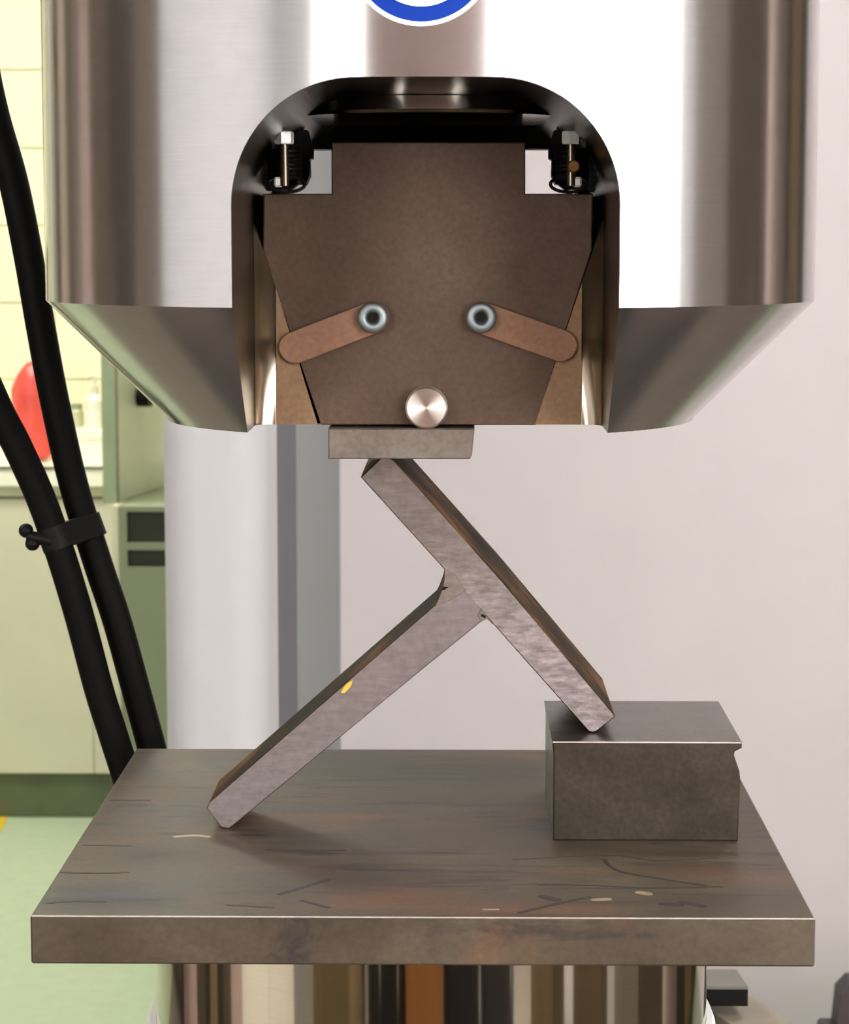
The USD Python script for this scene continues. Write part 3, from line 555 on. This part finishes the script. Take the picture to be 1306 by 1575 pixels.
# turned about z: its left corner is nearest
zi = ztop + .0006; hI = at(190, 480, YC)[2] - zi
pI = np.array(atz(181, 772, zi)[:2]); pR = np.array(atz(249, 748, zi)[:2]); dR = (pR - pI) / np.linalg.norm(pR - pI)
nR = np.array([-dR[1], dR[0]])
if nR[1] < 0: nR = -nR
def rot_prism(a, b, depth, z0, z1, off=0):
    q = [a + nR * off, b + nR * off, b + nR * (off + depth), a + nR * (off + depth)]
    return trimesh.Trimesh([(x, y, z) for x, y in q for z in (z0, z1)]).convex_hull
obj('housing', rot_prism(pI, pI + dR * .4, .02, zi, zi + hI), CAB2, ins)
obj('side_frame', rot_prism(pI - dR * .02 - nR * 0, pI - dR * .0005, .03, zi, zi + hI, -.004), EDGEM, ins)
dk = None
def hit(px, py):
    d = ray(px, py); n3 = np.array([nR[0], nR[1], 0]); t = ((np.array([*pI, 0]) - CAM) @ n3) / (d @ n3); return CAM + d * t
kc = hit(212, 610)
kb = trimesh.creation.cylinder(radius=.022, height=.03, sections=32); T = np.eye(4); T[:3, 2] = [nR[0], nR[1], 0]; T[:3, 0] = [dR[0], dR[1], 0]; T[:3, 1] = np.cross(T[:3, 2], T[:3, 0]); kb.apply_transform(T); kb.apply_translation(kc - .0155 * np.array([nR[0], nR[1], 0]))
obj('knob', kb, BLACK, ins)
# yellow floor tape
ta = [atz(-40, 1244, .0008), atz(16, 1248, .0008), atz(2, 1278, .0008), atz(-60, 1274, .0008)]
obj('floor_tape', trimesh.Trimesh([(p[0], p[1], z) for p in ta for z in (.0001, .0009)]).convex_hull, plain('yellow_tape', (222, 186, 40), .5), label='yellow tape stuck on the green floor at the left edge', category='floor tape')
# dark equipment at the right edge
YE = far(3.0)
eq = thing('equipment_case', 'dark grey case on a wider foot, cut off at the lower right corner', 'equipment case', (at(1320, 1575, YE)[0], YE, 0))
EQM = plain('equipment_dark', (86, 76, 76), .55, 0., .1, 20.)
ex0, ex1, ez0, ez1 = at(1288, 1560, YE)[0], at(1296, 1496, YE)[0], at(1280, 1566, YE + .05)[2], at(1300, 1496, YE + .05)[2]
obj('case_body', trimesh.Trimesh([(x, y, z) for y in (YE, YE + .05) for x, z in ((ex0, ez0 + .0005), (ex0 + .004, ez1 - .015), (ex1 + .012, ez1), (ex0 + .34, ez1), (ex0 + .36, ez0 + .0005))]).convex_hull, EQM, eq)
obj('foot', cbox(at(1270, 1568, YE - .02)[0], ex0 + .4, YE - .02, YE + .055, .001, ez0, .004), EQM, eq)

# ------------------------------------------------------------------ unseen furnishings, added for the turned steel to mirror
WOOD = plain('door_wood', (150, 130, 124), .5, 0., .12, 6., stretch=(6, 6, .5)); DARKC = plain('dark_cabinet', (62, 54, 46), .5, 0., .12, 6.); KRAFT = plain('kraft_card', (168, 112, 58), .75, 0., .08, 12.)
MIDG = plain('grey_cupboard', (150, 142, 134), .5, 0., .08, 6.); MIDB = plain('brown_cupboard', (98, 86, 74), .5, 0., .1, 6.); PINK = plain('light_door', (188, 168, 156), .5)
KHAKI = plain('khaki_crate', (128, 110, 78), .7, 0., .08, 12.); BLACKB = plain('black_desk', (28, 28, 26), .5)
dd = thing('door_1', 'added wide brown wooden double door behind the camera', None, (-.1, YB, 0), kind='structure')
for a, b in ((-1.1, -.11), (-.1, .9)): obj('door_leaf', cbox(a, b, YB + .001, YB + .045, .005, 2.25, .004), WOOD, dd)
obj('door_handle', tube([(-.16, YB + .08, 1.0), (-.16, YB + .08, 1.25)], .012, 12), ZINC, dd)
def cupboard(x0, x1, y0, y1, h, m, label, face, tones=None):
    t = thing('cupboard', label, 'cupboard', ((x0 + x1) / 2, (y0 + y1) / 2, 0)); obj('body', cbox(x0, x1, y0, y1, .001, h, .006), m, t)
    n = max(2, round(max(x1 - x0, y1 - y0) / .5))
    for i in range(n):
        if face in ('-x', '+x'):
            a, b = y0 + (y1 - y0) * i / n + .005, y0 + (y1 - y0) * (i + 1) / n - .005; xx = (x0 - .02, x0 - .0005) if face == '-x' else (x1 + .0005, x1 + .02)
            d = obj('door', cbox(*xx, a, b, .08, h - .02, .003), tones[i % len(tones)] if tones else m, t); obj('handle', cbox(xx[0] - .012, xx[1] + .012, b - .07, b - .05, h * .45, h * .58, .003), FRAMEM, d)
        else:
            a, b = x0 + (x1 - x0) * i / n + .005, x0 + (x1 - x0) * (i + 1) / n - .005
            d = obj('door', cbox(a, b, y1 + .0005, y1 + .02, .08, h - .02, .003), m, t); obj('handle', cbox(b - .07, b - .05, y1 + .008, y1 + .032, h * .45, h * .58, .003), FRAMEM, d)
cupboard(XR - .45, XR - .001, -.45, 2.6, 2.2, DARKC, 'added tall grey and brown cupboard row along the right wall', '-x', [MIDG, MIDB, MIDB, DARKC, KHAKI, DARKC])
cupboard(XL + .001, XL + .5, -.5, 3.6, 2.2, DARKC, 'added tall dark brown cupboard row along the left wall', '+x', [MIDB, DARKC, MIDB, DARKC, MIDB, PINK, DARKC, MIDG])
cupboard(XL + .6, XL + 1.0, -1.5, -.4, .85, COUNTM, 'added low white cupboard on the left side of the room', '+x')
cupboard(-.9, -.36, -2.5, -2.1, .9, BLACKB, 'added black cupboard behind the camera to the left', '+y')
cupboard(.25, 1.3, -2.5, -2.0, .8, BLACKB, 'added black cupboard behind the camera to the right', '+y')
def crate(x0, x1, y0, y1, h, m, label):
    t = thing('crate', label, 'crate', ((x0 + x1) / 2, (y0 + y1) / 2, 0)); obj('crate_body', cbox(x0, x1, y0, y1, .001, h, .004), m, t); obj('lid', cbox(x0 - .008, x1 + .008, y0 - .008, y1 + .008, h + .0005, h + .03, .004), m, t)
crate(-.30, .19, -2.5, -2.0, .7, KRAFT, 'added brown cardboard crate on the floor behind the camera')
crate(-1.75, -1.0, -2.2, -1.7, .75, KHAKI, 'added khaki crate on the floor to the left behind the camera')
crate(.95, 1.15, -1.15, -.85, .8, KHAKI, 'added narrow khaki crate on the floor to the right')
crate(1.25, 1.55, -.8, -.45, .8, KHAKI, 'added small khaki crate on the floor by the right wall')
crate(-1.5, -1.38, -.3, -.15, .8, PINK, 'added narrow pale box on the floor to the left')
crate(-1.5, -1.4, .06, .16, .8, KHAKI, 'added narrow khaki box on the floor to the left')
